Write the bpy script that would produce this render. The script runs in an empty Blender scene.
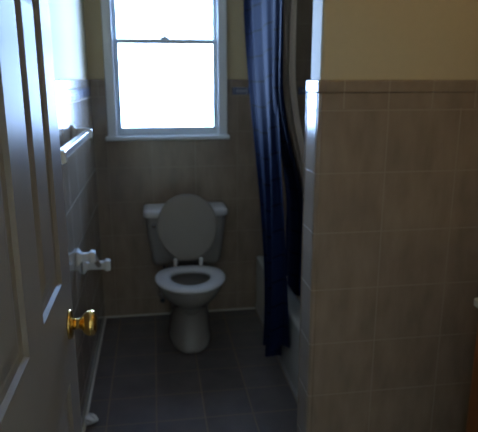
import bpy, bmesh, math, random
from mathutils import Vector, Matrix
random.seed(4)
SC = bpy.context.scene
COL = SC.collection
PI = math.pi

# ------------------------------------------------------------------ helpers
def obj(name, bm, mat, parent=None, smooth=False, bevel=0.0, seg=2, sub=0):
    me = bpy.data.meshes.new(name)
    bmesh.ops.recalc_face_normals(bm, faces=bm.faces[:])
    bm.to_mesh(me); bm.free()
    o = bpy.data.objects.new(name, me); COL.objects.link(o)
    me.materials.append(mat)
    if smooth:
        for p in me.polygons: p.use_smooth = True
    if bevel:
        m = o.modifiers.new('bevel', 'BEVEL'); m.width = bevel; m.segments = seg
        m.limit_method = 'ANGLE'; m.angle_limit = math.radians(35)
        m.harden_normals = False
        for p in me.polygons: p.use_smooth = True
        w = o.modifiers.new('wn', 'WEIGHTED_NORMAL'); w.keep_sharp = True
    if sub:
        m = o.modifiers.new('sub', 'SUBSURF'); m.levels = sub; m.render_levels = sub
    if parent:
        o.parent = parent
        if parent.type == 'EMPTY' or True:
            o.matrix_parent_inverse = parent_world(parent).inverted()
    return o

def parent_world(o):
    m = Matrix.Translation(o.location) @ o.rotation_euler.to_matrix().to_4x4()
    if o.parent: m = parent_world(o.parent) @ o.matrix_parent_inverse @ m
    return m

def thing(name, label, cat, loc, kind=None, group=None):
    o = bpy.data.objects.new(name, None); COL.objects.link(o); o.location = loc
    o.empty_display_size = 0.05
    return tag(o, label, cat, kind, group)

def tag(o, label, cat, kind=None, group=None):
    o['label'] = label; o['category'] = cat
    if kind: o['kind'] = kind
    if group: o['group'] = group
    return o

def struct(name, bm, mat, label=None, cat=None, **k):
    o = obj(name, bm, mat, **k); o['kind'] = 'structure'
    if label: o['label'] = label; o['category'] = cat or 'wall'
    return o

def box(bm, x0, x1, y0, y1, z0, z1):
    vs = [bm.verts.new((x, y, z)) for x in (x0, x1) for y in (y0, y1) for z in (z0, z1)]
    for f in ((0,1,3,2),(4,6,7,5),(0,4,5,1),(2,3,7,6),(0,2,6,4),(1,5,7,3)):
        bm.faces.new([vs[i] for i in f])
    return bm
def B(*boxes):
    bm = bmesh.new()
    for b in boxes: box(bm, *b)
    return bm

def lathe(bm, prof, origin, axis='Z', n=32, cap=True):
    """prof: list of (radius, height along axis)"""
    o = Vector(origin); rings = []
    for r, h in prof:
        ring = []
        for k in range(n):
            a = 2*PI*k/n; c, s = r*math.cos(a), r*math.sin(a)
            v = {'Z': (c, s, h), 'X': (h, c, s), 'Y': (s, h, c)}[axis]
            ring.append(bm.verts.new(o + Vector(v)))
        rings.append(ring)
    for a, b in zip(rings, rings[1:]):
        for k in range(n): bm.faces.new((a[k], a[(k+1) % n], b[(k+1) % n], b[k]))
    if cap:
        bm.faces.new(rings[0]); bm.faces.new(rings[-1])
    return bm

def tube(bm, pts, r, n=12):
    pts = [Vector(p) for p in pts]; rings = []
    for i, p in enumerate(pts):
        t = (pts[min(i+1, len(pts)-1)] - pts[max(i-1, 0)]).normalized()
        ref = Vector((0, 0, 1)) if abs(t.z) < .9 else Vector((1, 0, 0))
        a = t.cross(ref).normalized(); b = t.cross(a)
        rr = r[i] if isinstance(r, (list, tuple)) else r
        rings.append([bm.verts.new(p + (a*math.cos(2*PI*k/n) + b*math.sin(2*PI*k/n))*rr) for k in range(n)])
    for a, b in zip(rings, rings[1:]):
        for k in range(n): bm.faces.new((a[k], a[(k+1) % n], b[(k+1) % n], b[k]))
    bm.faces.new(rings[0]); bm.faces.new(rings[-1])
    return bm

def loft(bm, rings, cap0=True, cap1=True, closed=True):
    R = [[bm.verts.new(p) for p in r] for r in rings]; n = len(R[0])
    for a, b in zip(R, R[1:]):
        for k in range(n if closed else n-1):
            bm.faces.new((a[k], a[(k+1) % n], b[(k+1) % n], b[k]))
    if cap0: bm.faces.new(R[0])
    if cap1: bm.faces.new(R[-1])
    return bm

# ------------------------------------------------------------------ materials
def srgb(r, g, b):
    f = lambda c: (c/12.92 if c <= .04045 else ((c+.055)/1.055)**2.4)
    return (f(r/255), f(g/255), f(b/255), 1)
class NT:
    def __init__(s, name):
        s.m = bpy.data.materials.new(name); s.m.use_nodes = True
        s.t = s.m.node_tree; s.b = s.t.nodes['Principled BSDF']
    def n(s, typ, **k):
        x = s.t.nodes.new(typ)
        for a, v in k.items(): setattr(x, a, v)
        return x
    def l(s, a, b): s.t.links.new(a, b)
    def set(s, **k):
        for a, v in k.items(): s.b.inputs[a.replace('_', ' ')].default_value = v

def simple(name, col, rough=.5, metal=0, noise=.06, scale=14, bump=0, coat=0, stretch=(1,1,1), spec=.5):
    N = NT(name); N.set(Roughness=rough, Metallic=metal)
    N.b.inputs['Coat Weight'].default_value = coat
    N.b.inputs['Specular IOR Level'].default_value = spec
    tc = N.n('ShaderNodeTexCoord'); mp = N.n('ShaderNodeMapping'); mp.inputs['Scale'].default_value = stretch
    no = N.n('ShaderNodeTexNoise'); no.inputs['Scale'].default_value = scale; no.inputs['Detail'].default_value = 4
    N.l(tc.outputs['Object'], mp.inputs[0]); N.l(mp.outputs[0], no.inputs['Vector'])
    mx = N.n('ShaderNodeMix', data_type='RGBA')
    mx.inputs[6].default_value = tuple(max(0, c*(1-noise*2)) for c in col[:3]) + (1,)
    mx.inputs[7].default_value = tuple(min(1, c*(1+noise*2)) for c in col[:3]) + (1,)
    N.l(no.outputs['Fac'], mx.inputs[0]); N.l(mx.outputs[2], N.b.inputs['Base Color'])
    if bump:
        bp = N.n('ShaderNodeBump'); bp.inputs['Strength'].default_value = bump; bp.inputs['Distance'].default_value = .002
        N.l(no.outputs['Fac'], bp.inputs['Height']); N.l(bp.outputs[0], N.b.inputs['Normal'])
    return N.m

def tile_mat(name, ua, va, uoff, voff, tw, th, c1, c2, grout, rough, mortar=.003, mottle=(6, 6), bump=.5, grough=.6, wav=0.0):
    """grid tiling; ua / va name the object axes the grid runs along"""
    N = NT(name)
    tc = N.n('ShaderNodeTexCoord'); sp = N.n('ShaderNodeSeparateXYZ'); N.l(tc.outputs['Object'], sp.inputs[0])
    def add(ax, off):
        m = N.n('ShaderNodeMath', operation='ADD'); N.l(sp.outputs[ax], m.inputs[0]); m.inputs[1].default_value = off + 40*0
        return m
    u = add(ua, uoff); v = add(va, voff)
    cb = N.n('ShaderNodeCombineXYZ'); N.l(u.outputs[0], cb.inputs[0]); N.l(v.outputs[0], cb.inputs[1])
    br = N.n('ShaderNodeTexBrick', offset=0, squash=1)
    br.inputs['Scale'].default_value = 1; br.inputs['Brick Width'].default_value = tw; br.inputs['Row Height'].default_value = th
    br.inputs['Mortar Size'].default_value = mortar; br.inputs['Mortar Smooth'].default_value = .2; br.inputs['Bias'].default_value = 0
    br.inputs['Color1'].default_value = (0.45,)*3 + (1,); br.inputs['Color2'].default_value = (0.55,)*3 + (1,)
    N.l(cb.outputs[0], br.inputs['Vector'])
    mp = N.n('ShaderNodeMapping'); mp.inputs['Scale'].default_value = (mottle[0], mottle[1], 1); N.l(cb.outputs[0], mp.inputs[0])
    no = N.n('ShaderNodeTexNoise'); no.inputs['Scale'].default_value = 1; no.inputs['Detail'].default_value = 5; N.l(mp.outputs[0], no.inputs['Vector'])
    # mottle + per tile variation
    ad = N.n('ShaderNodeMath', operation='MULTIPLY_ADD'); N.l(no.outputs['Fac'], ad.inputs[0]); ad.inputs[1].default_value = 2.0
    sb = N.n('ShaderNodeMath', operation='SUBTRACT'); N.l(br.outputs['Color'], sb.inputs[0]); sb.inputs[1].default_value = 1.0
    N.l(sb.outputs[0], ad.inputs[2])
    cl = N.n('ShaderNodeClamp'); N.l(ad.outputs[0], cl.inputs[0])
    mx = N.n('ShaderNodeMix', data_type='RGBA'); mx.inputs[6].default_value = c1; mx.inputs[7].default_value = c2
    N.l(cl.outputs[0], mx.inputs[0])
    mg = N.n('ShaderNodeMix', data_type='RGBA'); N.l(br.outputs['Fac'], mg.inputs[0]); N.l(mx.outputs[2], mg.inputs[6]); mg.inputs[7].default_value = grout
    N.l(mg.outputs[2], N.b.inputs['Base Color'])
    mr = N.n('ShaderNodeMix', data_type='FLOAT'); N.l(br.outputs['Fac'], mr.inputs[0]); mr.inputs[2].default_value = rough; mr.inputs[3].default_value = grough
    N.l(mr.outputs[0], N.b.inputs['Roughness'])
    inv = N.n('ShaderNodeMath', operation='SUBTRACT'); inv.inputs[0].default_value = 1; N.l(br.outputs['Fac'], inv.inputs[1])
    h = inv
    if wav:
        h2 = N.n('ShaderNodeMath', operation='MULTIPLY_ADD'); N.l(no.outputs['Fac'], h2.inputs[0]); h2.inputs[1].default_value = wav; N.l(inv.outputs[0], h2.inputs[2]); h = h2
    bp = N.n('ShaderNodeBump'); bp.inputs['Strength'].default_value = bump; bp.inputs['Distance'].default_value = .0012
    N.l(h.outputs[0], bp.inputs['Height']); N.l(bp.outputs[0], N.b.inputs['Normal'])
    return N.m

T1, T2, TG = srgb(132, 115, 98), srgb(158, 139, 119), srgb(150, 133, 112)
TR = .17
def wt(name, ax, off, rough=TR): return tile_mat(name, ax, 'Z', off, 5*.205-.94+.205*2, .254, .205, T1, T2, TG, rough, mortar=.0022, mottle=(16, 5), wav=.15, bump=.3)
M = {}
M['tile_x'] = wt('glazed wall tile (back)', 'X', .27+.254*6)
M['tile_px'] = wt('glazed wall tile (partition)', 'X', .254*6, .22)
M['tile_y'] = wt('glazed wall tile (side)', 'Y', .254*6, .15)
def bt(name, ax, tw, rough=.17): return tile_mat(name, ax, 'Z', 3.04, 5, tw, 9, T1, T2, TG, rough, mottle=(12, 8))
M['band_x'] = bt('border band tile (back)', 'X', .152); M['band_y'] = bt('border band tile (side)', 'Y', .152)
M['floor'] = tile_mat('dark floor tile', 'X', 'Y', .247+.2135*20, -2.16+.2065*30, .2135, .2065,
                      srgb(86, 79, 77), srgb(106, 98, 94), srgb(138, 122, 102), .34, mortar=.0035, mottle=(9, 9), bump=.6, grough=.7)
M['decor'] = simple('blue grey decor glaze', srgb(58, 72, 108), .2)
M['decor_ground'] = simple('pale decor glaze', srgb(150, 150, 160), .15)
M['paint'] = simple('cream wall paint', srgb(198, 181, 146), .6, noise=.02, scale=60, bump=.08, spec=.25)
M['ceil'] = simple('white ceiling paint', srgb(225, 220, 208), .8, noise=.02)
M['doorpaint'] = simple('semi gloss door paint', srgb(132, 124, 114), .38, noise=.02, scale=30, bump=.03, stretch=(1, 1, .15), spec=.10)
M['trim'] = simple('white gloss trim paint', srgb(228, 230, 230), .3, noise=.02)
M['vinyl'] = simple('white window vinyl', srgb(205, 212, 214), .35, noise=.01)
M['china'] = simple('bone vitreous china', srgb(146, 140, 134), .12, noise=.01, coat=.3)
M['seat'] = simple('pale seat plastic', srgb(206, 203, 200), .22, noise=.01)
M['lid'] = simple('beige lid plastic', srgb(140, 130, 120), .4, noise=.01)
M['ceramic'] = simple('white glazed ceramic', srgb(232, 232, 230), .08, noise=.01, coat=.4)
M['brass'] = simple('polished brass', (0.78, .52, .16, 1), .16, metal=1, noise=.04)
M['chrome'] = simple('chrome', (.7, .7, .7, 1), .12, metal=1, noise=.02)
M['steel'] = simple('grey steel hinge', (.45, .42, .36, 1), .35, metal=1)
M['tub'] = simple('white tub enamel', srgb(196, 194, 188), .16, noise=.01, coat=.2)
M['caulk'] = simple('pale caulk', srgb(200, 194, 180), .5)
M['oak'] = simple('orange brown stained wood', srgb(128, 70, 28), .4, noise=.3, scale=5, stretch=(9, 9, .7))
M['counter'] = simple('cream cultured marble', srgb(226, 218, 200), .2, noise=.08, scale=5)
M['tissue'] = simple('white tissue paper', srgb(225, 225, 228), .9, noise=.03)
M['water'] = simple('toilet water', srgb(120, 125, 125), .03)
M['hose'] = simple('dark grey braided hose', srgb(60, 60, 62), .5, noise=.2, scale=90)
M['carpet'] = simple('brown hallway floor', srgb(96, 76, 56), .8, noise=.12, scale=60)

# navy curtain: woven cloth with darker sewn tucks
def curtain_mat():
    N = NT('navy curtain cloth with sewn tucks')
    tc = N.n('ShaderNodeTexCoord'); sp = N.n('ShaderNodeSeparateXYZ'); N.l(tc.outputs['UV'], sp.inputs[0])
    def line(out, period, w):
        md = N.n('ShaderNodeMath', operation='MODULO'); N.l(out, md.inputs[0]); md.inputs[1].default_value = period
        lt = N.n('ShaderNodeMath', operation='LESS_THAN'); N.l(md.outputs[0], lt.inputs[0]); lt.inputs[1].default_value = w
        return lt
    a = line(sp.outputs[1], .125, .010); b = line(sp.outputs[0], .21, .009)
    mx = N.n('ShaderNodeMath', operation='MAXIMUM'); N.l(a.outputs[0], mx.inputs[0]); N.l(b.outputs[0], mx.inputs[1])
    c = N.n('ShaderNodeMix', data_type='RGBA'); N.l(mx.outputs[0], c.inputs[0])
    c.inputs[6].default_value = srgb(16, 28, 58); c.inputs[7].default_value = srgb(4, 7, 16)
    N.l(c.outputs[2], N.b.inputs['Base Color']); N.set(Roughness=.8)
    N.b.inputs['Specular IOR Level'].default_value = .08
    bp = N.n('ShaderNodeBump', invert=True); bp.inputs['Strength'].default_value = .7; bp.inputs['Distance'].default_value = .004
    N.l(mx.outputs[0], bp.inputs['Height']); N.l(bp.outputs[0], N.b.inputs['Normal'])
    tr = N.n('ShaderNodeBsdfTranslucent'); tr.inputs[0].default_value = srgb(24, 58, 122)
    ms = N.n('ShaderNodeMixShader'); ms.inputs[0].default_value = .10
    N.l(N.b.outputs[0], ms.inputs[1]); N.l(tr.outputs[0], ms.inputs[2]); N.l(ms.outputs[0], N.t.nodes['Material Output'].inputs[0])
    return N.m
M['curtain'] = curtain_mat()
def liner_mat():
    N = NT('beige vinyl liner'); N.set(Roughness=.35); N.b.inputs['Base Color'].default_value = srgb(226, 208, 192)
    no = N.n('ShaderNodeTexNoise'); no.inputs['Scale'].default_value = 30
    bp = N.n('ShaderNodeBump'); bp.inputs['Strength'].default_value = .1; N.l(no.outputs['Fac'], bp.inputs['Height']); N.l(bp.outputs[0], N.b.inputs['Normal'])
    tr = N.n('ShaderNodeBsdfTranslucent'); tr.inputs[0].default_value = srgb(228, 212, 198)
    ms = N.n('ShaderNodeMixShader'); ms.inputs[0].default_value = .3
    N.l(N.b.outputs[0], ms.inputs[1]); N.l(tr.outputs[0], ms.inputs[2]); N.l(ms.outputs[0], N.t.nodes['Material Output'].inputs[0])
    return N.m
M['liner'] = liner_mat()
def glass_mat():
    N = NT('window glass'); t = N.t
    tb = N.n('ShaderNodeBsdfTransparent'); gl = N.n('ShaderNodeBsdfGlossy'); gl.inputs['Roughness'].default_value = .02
    fr = N.n('ShaderNodeFresnel'); fr.inputs[0].default_value = 1.45; ms = N.n('ShaderNodeMixShader')
    N.l(fr.outputs[0], ms.inputs[0]); N.l(tb.outputs[0], ms.inputs[1]); N.l(gl.outputs[0], ms.inputs[2])
    N.l(ms.outputs[0], t.nodes['Material Output'].inputs[0])
    return N.m
M['glass'] = glass_mat()
def emis(name, col, s):
    N = NT(name); N.b.inputs['Base Color'].default_value = col
    N.b.inputs['Emission Color'].default_value = col; N.b.inputs['Emission Strength'].default_value = s
    return N.m

# ------------------------------------------------------------------ room shell
XL, XR, YB, YF, ZC = -.345, 1.42, 3.30, .50, 2.45      # finished tile planes / ceiling
PY0, PY1, PX = 1.75, 1.895, .522                       # partition between entry and tub
TT, CAP0, BAND0 = 1.446, 1.405, 1.355                  # wainscot levels
th = .009                                              # tile stands proud of the paint
WX0, WX1, WZ0, WZ1 = -.225, .395, 1.125, 2.08          # window opening
struct('floor', B((XL-.1, XR+.1, YF-.12, YB+.1, -.1, 0)), M['floor'], 'dark grey square floor tiles with pale grout', 'floor')
struct('ceiling', B((XL-.1, XR+.1, YF-.12, YB+.1, ZC, ZC+.1)), M['ceil'], 'white painted bathroom ceiling', 'ceiling')
struct('wall_back', B((XL-.1, WX0, YB+th, YB+.14, 0, ZC), (WX1, XR+.1, YB+th, YB+.14, 0, ZC),
                      (WX0, WX1, YB+th, YB+.14, 0, WZ0), (WX0, WX1, YB+th, YB+.14, WZ1, ZC)), M['paint'],
       'painted back wall around the window', 'wall')
struct('wall_left', B((XL-.12, XL-th, YF-.12, YB+.14, 0, ZC)), M['paint'], 'painted left wall above the tiles', 'wall')
struct('wall_right', B((XR+th, XR+.13, YF-.12, YB+.14, 0, ZC)), M['paint'], 'painted right wall beside tub and vanity', 'wall')
DX0, DX1, DZ = -.225, .58, 2.06                         # doorway in the front wall
struct('wall_front', B((XL-.1, DX0, YF-.12, YF-th, 0, ZC), (DX1, XR+.1, YF-.12, YF-th, 0, ZC), (DX0, DX1, YF-.12, YF-th, DZ, ZC)),
       M['paint'], 'painted front wall around the doorway', 'wall')
struct('wall_partition', B((PX+th, XR+th, PY0+th, PY1-th, 0, ZC)), M['paint'], 'cream painted wall end above the tiles at the right', 'wall', bevel=.012, seg=3)
# tile fields
struct('wall_back_tiles', B((XL, .56, YB, YB+th, 0, WZ0-.01), (XL, WX0-.03, YB, YB+th, WZ0-.01, BAND0), (WX1+.03, .56, YB, YB+th, WZ0-.01, BAND0),
       (.56, XR, YB, YB+th, 0, BAND0), (.56, XR, YB, YB+th, TT, 2.08)), M['tile_x'], 'glazed grey beige tiles on the back wall behind the toilet', 'wall tiles')
struct('wall_left_tiles', B((XL-th, XL, YF, YB, 0, BAND0)), M['tile_y'], 'glossy glazed tiles on the left wall under the towel bar', 'wall tiles')
struct('wall_right_tiles', B((XR, XR+th, YF, PY0, 0, BAND0), (XR, XR+th, PY1, YB, 0, BAND0), (XR, XR+th, PY1, YB, TT, 2.08)), M['tile_y'], 'glazed tiles on the right wall', 'wall tiles')
struct('wall_partition_tiles', B((PX, XR, PY0, PY0+th, 0, BAND0), (PX, PX+th, PY0+th, PY1-th, 0, BAND0), (PX, XR, PY1-th, PY1, 0, BAND0)),
       M['tile_px'], 'brownish glazed tiles facing the doorway on the partition at the right', 'wall tiles')
# border bands and bullnose caps
def ring(z0, z1, d, front=False):
    return [(XL, WX0-.03, YB-d, YB+th, z0, z1), (WX1+.03, XR, YB-d, YB+th, z0, z1)]
struct('trim_1', B(*ring(BAND0, CAP0, 0)), M['band_x'], 'border band of tile on the back wall', 'trim')
struct('trim_2', B((XL-th, XL, YF, YB, BAND0, CAP0)), M['band_y'], 'border band of tile on the left wall', 'trim')
struct('trim_3', B((PX, XR, PY0, PY0+th, BAND0, CAP0), (PX, PX+th, PY0+th, PY1-th, BAND0, CAP0), (PX, XR, PY1-th, PY1, BAND0, CAP0)), M['band_x'],
       'border band of tile around the partition', 'trim')
struct('trim_4', B(*ring(CAP0, TT, .002)), M['band_x'], 'bullnose cap tiles on the back wall', 'trim', bevel=.005, seg=3)
struct('trim_5', B((XL-th, XL+.002, YF, YB-.002, CAP0, TT)), M['band_y'], 'bullnose cap tiles on the left wall', 'trim', bevel=.005, seg=3)
struct('trim_6', B((PX-.002, XR, PY0-.002, PY1, CAP0, TT)), M['band_x'], 'bullnose cap tiles on top of the partition tiles', 'trim', bevel=.006, seg=3)
# rounded corner pieces of the partition end
bm = bmesh.new()
for cy, sg in ((PY0, 1), (PY1, -1)):
    pts = []
    r = .016
    base = Vector((PX, cy))
    poly = [(PX-.0025+r, cy-sg*.0025)]
    for k in range(9):
        a = PI/2*k/8
        poly.append((PX-.0025+r-r*math.sin(a), cy-sg*.0025+sg*(r-r*math.cos(a))))
    poly.append((PX+.004, cy+sg*(r+.006))); poly.append((PX+r+.006, cy+sg*.004))
    loft(bm, [[(x, y, z) for x, y in poly] for z in (0, CAP0)])
struct('trim_7', bm, M['tile_px'], 'rounded corner tiles running up the end of the partition', 'trim')
# caulk / cove lines at the floor
struct('baseboard_back', B((XL, .61, YB-.008, YB, 0, .012)), M['caulk'], 'pale caulk line where the back wall meets the floor', 'baseboard', bevel=.003)
struct('baseboard_left', B((XL, XL+.012, YF, YB-.008, 0, .014)), M['caulk'], 'pale caulk line where the left wall meets the floor', 'baseboard', bevel=.004)

# decor inserts let into the band
def decor(plane, c0, c1, tilt=1):
    """one insert: pale ground with a ladder of blue lines"""
    w = c1-c0; z0, z1 = BAND0+.004, CAP0-.004; e = .0006
    def q(a, b, za, zb, d):
        if plane == 'back': return (a, b, YB-d, YB+.001, za, zb)
        return (XL-.001, XL+d, a, b, za, zb)
    g = B(q(c0, c1, z0, z1, e))
    bars = [q(c0, c0+.007, z0, z1, 2*e), q(c0+.016, c1-.016, z0+.004, z0+.010, 2*e), q(c0+.016, c1-.016, z1-.010, z1-.004, 2*e),
            q(c0+.013, c0+.020, z0, z1, 2*e), q(c1-.007, c1, z0, z1, 2*e)]
    if plane != 'back': bars += [q(c0+.02, c1-.01, z0+.014, z1-.014, 2*e)]
    return g, B(*bars)
def add_decor(plane, c0, c1, n, label):
    g, b = decor(plane, c0, c1)
    o = struct('trim_%d' % n, g, M['decor_ground'], label, 'trim'); o['group'] = 'decor inserts in the tile border'
    obj('motif', b, M['decor'], parent=o)
n = 8
for c in (.462, .66, .86, 1.06):
    add_decor('back', c, c+.1, n, 'blue patterned decor tile in the border %s' % ({.462: 'between the window and the curtain', .66: 'behind the curtain', .86: 'showing between liner and partition', 1.06: 'behind the partition'}[c])); n += 1
c = 1.30; k = 0
while c < 3.2:
    add_decor('left', c, c+.148, n, 'blue patterned decor tile in the left wall border'); n += 1; c += .152

# ------------------------------------------------------------------ window
w = thing('window_1', 'white double hung sash window glowing with daylight over the toilet', 'window', ((WX0+WX1)/2, YB, WZ0), 'structure')
cx0, cx1 = -.262, .430
obj('casing', B((cx0, cx0+.052, YB-.016, YB+th, WZ0, WZ1+.05), (cx1-.052, cx1, YB-.016, YB+th, WZ0, WZ1+.05), (cx0+.052, cx1-.052, YB-.016, YB+th, WZ1, WZ1+.05)),
    M['trim'], w, bevel=.004)
obj('jamb', B((WX0, WX0+.012, YB+th, YB+.13, WZ0, WZ1), (WX1-.012, WX1, YB+th, YB+.13, WZ0, WZ1), (WX0+.012, WX1-.012, YB+th, YB+.13, WZ1-.012, WZ1)), M['trim'], w)
obj('stool', B((-.276, .442, YB-.038, YB+.04, 1.103, 1.127)), M['trim'], w, bevel=.006, seg=3)
def sash(x0, x1, z0, z1, y, st, br, tr):
    f = obj('sash', B((x0, x0+st, y, y+.03, z0, z1), (x1-st, x1, y, y+.03, z0, z1), (x0+st, x1-st, y, y+.03, z0, z0+br), (x0+st, x1-st, y, y+.03, z1-tr, z1)), M['vinyl'], w, bevel=.003)
    obj('pane', B((x0+st-.004, x1-st+.004, y+.013, y+.017, z0+br-.004, z1-tr+.004)), M['glass'], f)
    return f
xi0, xi1 = WX0+.012, WX1-.012
s1 = sash(xi0, xi1, WZ0+.003, 1.668, YB+.028, .030, .045, .026)
s2 = sash(xi0, xi1, 1.645, WZ1-.012, YB+.066, .026, .028, .04)
obj('sash_lock', B((.055, .105, YB+.030, YB+.055, 1.668, 1.680), (.07, .09, YB+.034, YB+.05, 1.680, 1.690)), M['vinyl'], s1, bevel=.003)
obj('outer_sill', B((WX0, WX1, YB+.04, YB+.16, WZ0-.02, WZ0+.003)), M['trim'], w)

# ------------------------------------------------------------------ door (open, against the left)
XD, DT, DY0, DY1 = -.2, .035, .50, 1.235
d = thing('door_1', 'open cream painted six panel door with a brass knob at the left', 'door', (XD-DT/2, DY0+.01, .01), 'structure')
colsY = [(.608, .810), (.925, 1.127)]; rowsZ = [(.245, .807), (1.037, 1.625), (1.735, 1.915)]
zt, zb = 2.035, .012
bm = bmesh.new()
ys = [DY0, colsY[0][0], colsY[0][1], colsY[1][0], colsY[1][1], DY1]
zs = [zb]
for a, b in rowsZ: zs += [a, b]
zs.append(zt)
def slab_faces(bm, X, sgn):
    """front skin with stepped raised panels; returns nothing"""
    g = {}
    def V(y, z, dx=0):
        k = (round(y, 5), round(z, 5), round(dx, 5))
        if k not in g: g[k] = bm.verts.new((X - sgn*dx, y, z))
        return g[k]
    for i in range(5):
        for j in range(len(zs)-1):
            y0, y1, z0, z1 = ys[i], ys[i+1], zs[j], zs[j+1]
            if i in (1, 3) and j in (1, 3, 5):
                steps = [(0, 0), (.006, .007), (.016, .009), (.022, .009), (.052, .0025), (.056, .002)]
                loops = []
                for ins, dp in steps:
                    loops.append([V(y0+ins, z0+ins, dp), V(y1-ins, z0+ins, dp), V(y1-ins, z1-ins, dp), V(y0+ins, z1-ins, dp)])
                for a, b in zip(loops, loops[1:]):
                    for k in range(4): bm.faces.new((a[k], a[(k+1) % 4], b[(k+1) % 4], b[k]))
                bm.faces.new(loops[-1])
            else:
                bm.faces.new((V(y0, z0), V(y1, z0), V(y1, z1), V(y0, z1)))
    return V
Va = slab_faces(bm, XD, 1); Vb = slab_faces(bm, XD-DT, -1)
for i in range(5):
    for z in (zb, zt): bm.faces.new((Va(ys[i], z), Va(ys[i+1], z), Vb(ys[i+1], z), Vb(ys[i], z)))
for j in range(len(zs)-1):
    for y in (DY0, DY1): bm.faces.new((Va(y, zs[j]), Va(y, zs[j+1]), Vb(y, zs[j+1]), Vb(y, zs[j])))
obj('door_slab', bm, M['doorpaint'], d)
KY, KZ = 1.172, .925
for X, s in ((XD, 1), (XD-DT, -1)):
    rose = lathe(bmesh.new(), [(.033, 0), (.033, s*.003), (.030, s*.007), (.017, s*.010)], (X, KY, KZ), 'X', 36)
    kn = obj('rosette', rose, M['brass'], d, smooth=True)
    prof = [(.013, s*.009), (.0115, s*.020), (.0135, s*.027), (.022, s*.032), (.0275, s*.040), (.029, s*.048), (.0265, s*.056), (.019, s*.060), (.006, s*.0615)]
    obj('knob', lathe(bmesh.new(), prof, (X, KY, KZ), 'X', 36), M['brass'], d, smooth=True)
obj('latch_plate', B((XD-.028, XD-.007, DY1-.0005, DY1+.002, KZ-.028, KZ+.028)), M['brass'], d)
for z in (.25, 1.05, 1.83):
    hb = lathe(bmesh.new(), [(.006, 0), (.006, .09)], (XD+.004, DY0-.002, z), 'Z', 16)
    obj('hinge', hb, M['steel'], d, smooth=True)

# doorway casing of the front wall
dj = thing('door_2', 'painted doorway frame around the camera position', 'door frame', (DX0, YF, 0), 'structure')
obj('jamb', B((DX0-.02, DX0, YF-.13, YF-th+.004, 0, DZ), (DX1-.001, DX1+.02, YF-.13, YF+.0, 0, DZ), (DX0, DX1, YF-.13, YF+.0, DZ-.001, DZ+.02)), M['trim'], dj)

# hallway behind the camera
struct('wall_hall', B((-1.1, -1.0, -1.5, YF-.12, 0, ZC), (1.5, 1.6, -1.5, YF-.12, 0, ZC), (-1.1, 1.6, -1.6, -1.5, 0, ZC)), M['paint'], 'painted hallway walls behind the camera', 'wall')
struct('floor_hall', B((-1.1, 1.6, -1.6, YF-.12, -.1, 0)), M['carpet'], 'tan hallway floor', 'floor')
struct('ceiling_hall', B((-1.1, 1.6, -1.6, YF-.12, ZC, ZC+.1)), M['ceil'], 'white hallway ceiling', 'ceiling')

# ------------------------------------------------------------------ toilet
TX = .165
t = thing('toilet', 'white two piece toilet with raised lid under the window', 'toilet', (TX, 3.0, 0))
def egg(yf, yb, hw, z, n=40, sq=2.0):
    """egg outline, yf front (towards camera) pointed, yb back"""
    cy = yb - (yb-yf)*.42; pts = []
    for k in range(n):
        a = 2*PI*k/n; c, s = math.cos(a), math.sin(a)
        e = 2.0/sq
        x = math.copysign(abs(c)**e, c)*hw
        y = (s*(yb-cy)) if s > 0 else (s*(cy-yf))
        if s > 0: y = math.copysign(abs(s)**(2/2.6), s)*(yb-cy)
        pts.append((TX+x, cy+y, z))
    return pts
rings = [egg(2.752, 3.235, .118, 0, sq=2.6), egg(2.745, 3.24, .127, .012, sq=2.6), egg(2.750, 3.235, .124, .035, sq=2.6), egg(2.762, 3.22, .118, .07, sq=2.6),
         egg(2.768, 3.20, .113, .13, sq=2.6), egg(2.768, 3.19, .111, .19, sq=2.5), egg(2.752, 3.18, .115, .235, sq=2.4), egg(2.722, 3.17, .128, .270, sq=2.2),
         egg(2.672, 3.155, .150, .30), egg(2.632, 3.13, .168, .335), egg(2.606, 3.10, .180, .375), egg(2.605, 3.09, .181, .398), egg(2.612, 3.085, .174, .404),
         egg(2.650, 2.955, .130, .404), egg(2.658, 2.950, .122, .390), egg(2.665, 2.945, .118, .36), egg(2.70, 2.93, .098, .30), egg(2.74, 2.91, .07, .24), egg(2.77, 2.89, .045, .21)]
obj('bowl', loft(bmesh.new(), rings), M['china'], t, smooth=True)
wr = egg(2.715, 2.922, .088, .275)
obj('water', loft(bmesh.new(), [wr, [(x, y, z-.003) for x, y, z in wr]]), M['water'], t)
# deck under the tank
obj('tank_deck', B((TX-.115, TX+.115, 3.02, 3.27, .33, .395)), M['china'], t, bevel=.018, seg=4)
# tank with tapered sides
def rr(x0, x1, y0, y1, z, r=.03, n=5):
    pts = []
    for cx, cy, a0 in ((x1-r, y1-r, 0), (x0+r, y1-r, PI/2), (x0+r, y0+r, PI), (x1-r, y0+r, 3*PI/2)):
        for k in range(n+1):
            a = a0+PI/2*k/n; pts.append((cx+r*math.cos(a), cy+r*math.sin(a), z))
    return pts
tank = loft(bmesh.new(), [rr(TX-.185, TX+.185, 3.125, 3.28, .385), rr(TX-.200, TX+.200, 3.112, 3.285, .41), rr(TX-.222, TX+.222, 3.100, 3.287, .58), rr(TX-.230, TX+.230, 3.094, 3.288, .682)])
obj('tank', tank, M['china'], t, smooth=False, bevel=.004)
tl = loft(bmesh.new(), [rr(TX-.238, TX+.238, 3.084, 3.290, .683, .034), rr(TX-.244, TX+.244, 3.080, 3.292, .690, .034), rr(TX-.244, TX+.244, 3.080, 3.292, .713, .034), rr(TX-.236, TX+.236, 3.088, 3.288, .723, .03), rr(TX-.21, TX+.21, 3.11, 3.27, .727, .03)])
obj('tank_lid', tl, M['seat'], t, smooth=True)
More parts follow.
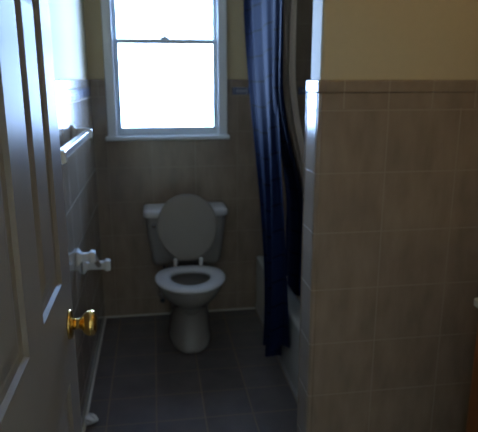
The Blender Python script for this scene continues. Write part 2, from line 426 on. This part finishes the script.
# seat ring
def ring_egg(z0, z1, o, i, ri=.006):
    def sc(e, z): return [(x, y, z) for x, y, _ in e]
    eo = egg(o[0], o[1], o[2], 0); eo2 = egg(o[0]+ri, o[1]-ri, o[2]-ri, 0); ei = egg(i[0], i[1], i[2], 0); ei2 = egg(i[0]-ri, i[1]+ri, i[2]+ri, 0)
    R = [sc(ei, z0), sc(eo2, z0), sc(eo, z0+ri), sc(eo, z1-ri), sc(eo2, z1), sc(ei2, z1), sc(ei, z1-ri), sc(ei, z0)]
    b = bmesh.new(); VV = [[b.verts.new(p) for p in r] for r in R[:-1]]; VV.append(VV[0]); nn = len(VV[0])
    for a, c in zip(VV, VV[1:]):
        for k in range(nn): b.faces.new((a[k], a[(k+1) % nn], c[(k+1) % nn], c[k]))
    return b
obj('seat', ring_egg(.407, .430, (2.580, 2.985, .188), (2.672, 2.905, .104), .009), M['seat'], t, smooth=True)
# raised lid: an oval slab leaning on the tank
bm = bmesh.new(); pts = []
n = 48
def lidpt(k, sc_, off):
    a = 2*PI*k/n; c, s = math.cos(a), math.sin(a)
    hw = .172; h = .378
    u = hw*math.copysign(abs(c)**.92, c)*sc_; v = h/2 + (h/2*s)*(1-(1-sc_)*hw/(h/2))
    if s < 0: u *= 1-.10*abs(s)
    lean = math.radians(8.0)
    y = 3.010 + v*math.sin(lean) + off*math.cos(lean); z = .447 + v*math.cos(lean) - off*math.sin(lean)
    return (TX+.002+u, y, z)
R = [[lidpt(k, s_, o_) for k in range(n)] for s_, o_ in ((.90, .006), (.985, .004), (1, -.001), (1, -.009), (.985, -.013), (.93, -.015), (.5, -.017))]
loft(bm, R)
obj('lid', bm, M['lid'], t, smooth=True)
for s in (-1, 1):
    hb = lathe(bmesh.new(), [(.012, 0), (.013, .006), (.011, .022), (.012, .056), (.006, .062)], (TX+s*.072, 2.998, .404), 'Z', 20)
    obj('seat_hinge', hb, M['seat'], t, smooth=True)
obj('hinge_bar', lathe(bmesh.new(), [(.006, -.085), (.006, .085)], (TX, 3.004, .455), 'X', 14), M['lid'], t, smooth=True)
lv = lathe(bmesh.new(), [(.013, 0), (.013, -.006), (.008, -.010), (.008, -.02)], (TX-.185, 3.101, .635), 'Y', 20)
tube(lv, [(TX-.185, 3.083, .635), (TX-.165, 3.078, .632), (TX-.135, 3.077, .624), (TX-.11, 3.078, .618)], [.007, .006, .006, .008], 12)
obj('flush_lever', lv, M['chrome'], t, smooth=True)

# water supply
sv = thing('water_supply_valve', 'small shutoff valve with dark hose left of the toilet base', 'valve', (.015, 3.25, .10))
obj('escutcheon', lathe(bmesh.new(), [(.028, 0), (.028, -.003), (.012, -.012)], (.015, YB, .14), 'Y', 24), M['chrome'], sv, smooth=True)
vb = lathe(bmesh.new(), [(.008, -.010), (.008, -.07), (.014, -.072), (.014, -.10), (.009, -.102)], (.015, YB, .14), 'Y', 20)
tube(vb, [(.015, YB-.085, .14), (.015, YB-.085, .175)], .010)
obj('valve_body', vb, M['chrome'], sv, smooth=True)
obj('valve_handle', lathe(bmesh.new(), [(.006, -.102), (.014, -.106), (.015, -.112), (.012, -.116)], (.015, YB, .14), 'Y', 14), M['hose'], sv, smooth=True)
hp = []
for k in range(13):
    q = k/12; hp.append((.015 + .012*math.sin(q*PI*1.0) + q*.012, YB-.085 - .012*math.sin(q*2*PI) , .175 + q*.208))
obj('hose', tube(bmesh.new(), hp, .0065, 12), M['hose'], sv, smooth=True)

# ------------------------------------------------------------------ bathtub
tb = thing('bathtub', 'white bathtub with a plain apron behind the shower curtain', 'bathtub', (1.0, 2.6, 0))
x0, x1, y0, y1, zr = .612, XR-.002, PY1+.002, YB-.002, .362
def rr2(ins, z, r): return rr(x0+ins[0], x1-ins[1], y0+ins[2], y1-ins[2], z, r, 6)
rings = [rr(x0, x1, y0, y1, zr-.026, .004, 6), rr(x0-.003, x1, y0, y1, zr-.012, .006, 6), rr(x0+.004, x1, y0, y1, zr-.002, .012, 6), rr(x0+.012, x1-.01, y0+.01, y1-.01, zr, .012, 6),
         rr(x0+.075, x1-.05, y0+.09, y1-.07, zr-.002, .12, 6), rr(x0+.092, x1-.062, y0+.10, y1-.085, zr-.016, .12, 6), rr(x0+.12, x1-.09, y0+.13, y1-.16, .16, .13, 6), rr(x0+.16, x1-.13, y0+.17, y1-.24, .08, .14, 6)]
obj('basin', loft(bmesh.new(), rings, cap0=False), M['tub'], tb, smooth=True)
obj('apron', B((x0, x0+.03, y0, y1, 0, zr-.026), (x0-.004, x0, y0, y1, 0, .035)), M['tub'], tb, bevel=.004)
obj('overflow_plate', lathe(bmesh.new(), [(.034, 0), (.034, .004), (.02, .008)], ((x0+x1)/2, y0+.118, .26), 'Y', 28), M['chrome'], tb, smooth=True)
obj('drain', lathe(bmesh.new(), [(.03, 0), (.03, .003), (.01, .004)], ((x0+x1)/2, y0+.30, .08), 'Z', 28), M['chrome'], tb, smooth=True)

# curtain rod
ROD = (.575, 2.0)
rd = thing('curtain_rod', 'chrome shower curtain rod above the tub edge', 'rod', (ROD[0], 2.6, ROD[1]))
obj('rod', lathe(bmesh.new(), [(.0125, PY1), (.0125, YB)], (ROD[0], 0, ROD[1]), 'Y', 24), M['chrome'], rd, smooth=True)
obj('flange', lathe(bmesh.new(), [(.030, YB), (.028, YB-.012), (.014, YB-.02)], (ROD[0], 0, ROD[1]), 'Y', 24), M['chrome'], rd, smooth=True)
obj('flange', lathe(bmesh.new(), [(.030, PY1-.009), (.028, PY1+.008), (.014, PY1+.014)], (ROD[0], 0, ROD[1]), 'Y', 24), M['chrome'], rd, smooth=True)

# draped sheets
def sheet(name, mat, parent, centre, ztop, zbot, width_m, folds, amp, nu, nv=60, thick=.0012, phase=0.0, twist=.5, hem=None):
    """centre(s, q) -> (x, y) of the gathered centre line; s along the cloth 0..1, q 0 top .. 1 hem"""
    me = bpy.data.meshes.new(name); bm = bmesh.new(); uv = bm.loops.layers.uv.new('UVMap')
    G = []
    for i in range(nu+1):
        s = i/nu; row = []
        for j in range(nv+1):
            q = j/nv
            zb_ = zbot if hem is None else hem(s)
            z = ztop + (zb_-ztop)*q
            x, y = centre(s, q)
            A = amp(s, q)
            ph = 2*PI*folds*s + phase + twist*math.sin(2.1*q + 3*s)*q
            x += A*math.sin(ph) + .18*A*math.sin(2.3*ph+4*q+1.0)
            y += .35*A*math.sin(2*ph+.6)
            row.append(bm.verts.new((x, y, z)))
        G.append(row)
    for i in range(nu):
        for j in range(nv):
            f = bm.faces.new((G[i][j], G[i+1][j], G[i+1][j+1], G[i][j+1]))
            for lp, (a, b) in zip(f.loops, ((i, j), (i+1, j), (i+1, j+1), (i, j+1))):
                lp[uv].uv = (a/nu*width_m+.03, (1-b/nv)*(ztop-zbot)+.02)
            f.smooth = True
    bm.to_mesh(me); bm.free()
    o = bpy.data.objects.new(name, me); COL.objects.link(o); me.materials.append(mat)
    m = o.modifiers.new('thick', 'SOLIDIFY'); m.thickness = thick; m.offset = 0
    o.parent = parent; o.matrix_parent_inverse = parent_world(parent).inverted()
    return o
def sm(a, b, x):
    x = max(0, min(1, (x-a)/(b-a))); return x*x*(3-2*x)
sc_ = thing('shower_curtain', 'navy blue shower curtain with sewn square tucks, bunched at the tub edge', 'shower curtain', (.56, 2.7, 2.0))
def cen_a(s, q):                                    # far part, hangs outside the tub
    yt = 3.22 + (2.60-3.22)*s; yb_ = 2.66 + (2.36-2.66)*s
    k = sm(0, .95, q)**.85
    return (.520 + .030*s + (.040-.030*s)*sm(0, .9, q), yt + (yb_-yt)*k)
def amp_a(s, q): return .007 + .030*q*q
sheet('curtain_panel', M['curtain'], sc_, cen_a, 1.965, .075, 1.1, 2.6, amp_a, 150, 80, phase=-1.4, hem=lambda s: .075+.13*sm(.45, 1, s))
def cen_b(s, q):                                    # near part, falls inside the tub
    yt = 2.60 + (2.40-2.60)*s
    k = sm(.30, .85, q)
    yb_ = 3.08 + (2.50-3.08)*s
    return (.553 + .182*sm(.30, .80, q), yt + (yb_-yt)*k)
def amp_b(s, q): return .007 + .020*q
sheet('curtain_panel', M['curtain'], sc_, cen_b, 1.965, .30, .7, 1.8, amp_b, 100, 80, phase=.3)
for k in range(9):
    yk = 2.42 + .78*k/8; bm = bmesh.new(); pts = []
    for i in range(19):
        a = 2*PI*i/18; pts.append((ROD[0]-.004+.021*math.cos(a), yk, ROD[1]-.009+.026*math.sin(a)))
    tube(bm, pts, .0018, 8); obj('curtain_ring', bm, M['chrome'], sc_, smooth=True)
ln = thing('shower_liner', 'pale beige shower liner hanging inside the tub right of the navy curtain', 'shower liner', (.63, 2.6, 2.0))
def cen_l(s, q):
    yt = 2.95 + (2.50-2.95)*s; yb_ = 3.02 + (2.50-3.02)*s
    k = sm(.15, .9, q)
    return (.622 + .160*sm(.25, .80, q), yt + (yb_-yt)*k)
sheet('liner_panel', M['liner'], ln, cen_l, 1.955, .22, 1.0, 5, lambda s, q: .014, 90, 50, phase=1.0)
for k in range(6):
    yk = 2.5 + .44*k/5; bm = bmesh.new(); pts = []
    for i in range(19):
        a = 2*PI*i/18; pts.append((ROD[0]+.010+.036*math.cos(a), yk+.014, ROD[1]-.012+.034*math.sin(a)))
    tube(bm, pts, .0018, 8); obj('liner_ring', bm, M['chrome'], ln, smooth=True)

# ------------------------------------------------------------------ towel bar
tw = thing('towel_bar', 'white ceramic towel bar on the left wall behind the door', 'towel bar', (XL, 2.1, 1.22))
BX, BZ = -.285, 1.222
for yy in (2.47, 1.72):
    p = loft(bmesh.new(), [[(XL, yy+a*.034, BZ+b*.040) for a, b in ((-1,-1),(1,-1),(1,1),(-1,1))], [(XL+.008, yy+a*.034, BZ+b*.040) for a, b in ((-1,-1),(1,-1),(1,1),(-1,1))],
                           [(XL+.020, yy+a*.020, BZ+b*.024) for a, b in ((-1,-1),(1,-1),(1,1),(-1,1))], [(XL+.060, yy+a*.017, BZ+b*.024) for a, b in ((-1,-1),(1,-1),(1,1),(-1,1))],
                           [(XL+.082, yy+a*.012, BZ+b*.018) for a, b in ((-1,-1),(1,-1),(1,1),(-1,1))]])
    obj('bracket', p, M['ceramic'], tw, bevel=.005, seg=3)
obj('bar', B((BX-.013, BX+.013, 1.73, 2.455, BZ-.013, BZ+.013)), M['ceramic'], tw, bevel=.003, seg=2)

# ------------------------------------------------------------------ toilet paper holder
tp = thing('toilet_paper_holder', 'white ceramic toilet paper holder with empty roller on the left wall', 'toilet paper holder', (XL, 2.4, .65))
def post(yy, z, L):
    return loft(bmesh.new(), [[(XL, yy+a*.030, z+b*.032) for a, b in ((-1,-1),(1,-1),(1,1),(-1,1))], [(XL+.008, yy+a*.030, z+b*.032) for a, b in ((-1,-1),(1,-1),(1,1),(-1,1))],
                              [(XL+.022, yy+a*.014, z+b*.017) for a, b in ((-1,-1),(1,-1),(1,1),(-1,1))], [(XL+L-.03, yy+a*.014, z+b*.018) for a, b in ((-1,-1),(1,-1),(1,1),(-1,1))],
                              [(XL+L-.020, yy+a*.022, z+b*.027) for a, b in ((-1,-1),(1,-1),(1,1),(-1,1))], [(XL+L, yy+a*.018, z+b*.022) for a, b in ((-1,-1),(1,-1),(1,1),(-1,1))]])
PA, PB = (2.33, .712), (2.50, .615)
obj('post', post(PA[0], PA[1], .080), M['ceramic'], tp, bevel=.006, seg=3)
obj('post', post(PB[0], PB[1], .125), M['ceramic'], tp, bevel=.006, seg=3)
r_ = tube(bmesh.new(), [(XL+.062, PA[0]+.010, PA[1]), (XL+.066, PA[0]+.03, PA[1]-.008), (XL+.067, PA[0]+.031, PA[1]-.008), (XL+.075, PB[0]-.03, PB[1]+.010), (XL+.076, PB[0]-.01, PB[1])], [.006, .006, .012, .012, .006], 20)
obj('roller', r_, M['lid'], tp, smooth=True)

# ------------------------------------------------------------------ tissue on the floor
bm = bmesh.new(); bmesh.ops.create_icosphere(bm, subdivisions=3, radius=.026)
for v in bm.verts:
    k = 1+.22*math.sin(v.co.x*170+1)*math.sin(v.co.y*150)+.16*math.sin(v.co.z*210+v.co.x*90)+random.uniform(-.07, .07)
    v.co *= k; v.co.z *= .8
zmin = min(v.co.z for v in bm.verts)
for v in bm.verts: v.co += Vector((-.312, 2.185, -zmin+.0003))
tag(obj('crumpled_tissue', bm, M['tissue']), 'small crumpled white tissue on the floor against the left wall', 'tissue')

# ------------------------------------------------------------------ vanity (its corner shows at the right edge)
VX, VY0, VY1, VZ = .966, .62, 1.455, .775
v = thing('vanity_cabinet', 'orange brown wooden vanity with a cream top at the right edge', 'cabinet', (1.2, 1.05, 0))
obj('carcass', B((VX, XR-.001, VY0, VY1, .09, VZ), (VX+.06, XR-.001, VY0+.01, VY1-.01, 0, .09)), M['oak'], v, bevel=.002)
for a, b in ((VY0+.03, (VY0+VY1)/2-.008), ((VY0+VY1)/2+.008, VY1-.03)):
    dd = obj('cabinet_door', B((VX-.018, VX, a, b, .13, VZ-.05)), M['oak'], v, bevel=.004)
    obj('raised_panel', B((VX-.024, VX-.018, a+.06, b-.06, .19, VZ-.11)), M['oak'], dd, bevel=.005)
    kk = a+.03 if a > 1 else b-.03
    obj('knob', lathe(bmesh.new(), [(.006, 0), (.006, -.012), (.014, -.018), (.013, -.026), (.004, -.029)], (VX-.018, kk, .60), 'X', 20), M['brass'], dd, smooth=True)
obj('countertop', B((VX-.021, XR-.001, VY0-.01, VY1+.003, VZ, VZ+.028)), M['counter'], v, bevel=.006, seg=3)

# ------------------------------------------------------------------ lights
LX, LY = 1.0, 1.08
cl = thing('ceiling_light', 'round warm glass ceiling light above the vanity', 'ceiling light', (LX, LY, ZC))
obj('base', lathe(bmesh.new(), [(.11, 0), (.11, -.02), (.09, -.03)], (LX, LY, ZC), 'Z', 40), M['chrome'], cl, smooth=True)
obj('globe', lathe(bmesh.new(), [(.095, -.028), (.11, -.05), (.10, -.09), (.065, -.12), (.01, -.132)], (LX, LY, ZC), 'Z', 40), emis('warm lamp glass', (1, .64, .20, 1), 5.8), cl, smooth=True)
hl = thing('hallway_light', 'round warm ceiling light in the hallway behind the doorway', 'ceiling light', (.2, -.5, ZC))
obj('base', lathe(bmesh.new(), [(.13, 0), (.13, -.02), (.11, -.03)], (.2, -.5, ZC), 'Z', 40), M['chrome'], hl, smooth=True)
obj('globe', lathe(bmesh.new(), [(.12, -.028), (.135, -.05), (.12, -.09), (.08, -.12), (.01, -.132)], (.2, -.5, ZC), 'Z', 40), emis('hall lamp glass', (1, .62, .28, 1), 1.5), hl, smooth=True)

W = bpy.data.worlds.new('sky'); SC.world = W; W.use_nodes = True; nt = W.node_tree
bg = nt.nodes['Background']; tcw = nt.nodes.new('ShaderNodeTexCoord'); spw = nt.nodes.new('ShaderNodeSeparateXYZ')
nt.links.new(tcw.outputs['Generated'], spw.inputs[0])
mr = nt.nodes.new('ShaderNodeMapRange'); mr.inputs[1].default_value = -.3; mr.inputs[2].default_value = .5
nt.links.new(spw.outputs[2], mr.inputs[0])
cr = nt.nodes.new('ShaderNodeMix'); cr.data_type = 'RGBA'
cr.inputs[6].default_value = (.38, .56, .92, 1); cr.inputs[7].default_value = (.30, .54, 1.0, 1)
nt.links.new(mr.outputs[0], cr.inputs[0]); nt.links.new(cr.outputs[2], bg.inputs[0]); bg.inputs[1].default_value = 29.0
# daylight portal in the window opening (guides sampling of the sky only)
pl = bpy.data.lights.new('window_portal', 'AREA'); pl.shape = 'RECTANGLE'; pl.size = WX1-WX0; pl.size_y = WZ1-WZ0
pl.cycles.is_portal = True
po = bpy.data.objects.new('window_portal', pl); COL.objects.link(po); po.location = ((WX0+WX1)/2, YB+.17, (WZ0+WZ1)/2); po.rotation_euler = (-PI/2, 0, 0)

# ------------------------------------------------------------------ camera
cam = bpy.data.cameras.new('camera'); co = bpy.data.objects.new('camera', cam); COL.objects.link(co)
co.location = (0, 0, 1.45); co.rotation_euler = (math.radians(90-13.9), 0, math.radians(-8.65))
cam.sensor_fit = 'HORIZONTAL'; cam.sensor_width = 36; cam.lens = 555/478*36; cam.clip_start = .02
cam.dof.use_dof = True; cam.dof.focus_distance = .8; cam.dof.aperture_fstop = 9.0     # the snapshot is softly out of focus
SC.camera = co
vs = SC.view_settings; vs.view_transform = 'Standard'; vs.look = 'None'; vs.gamma = 1; vs.use_curve_mapping = False
vs.exposure = 0.4
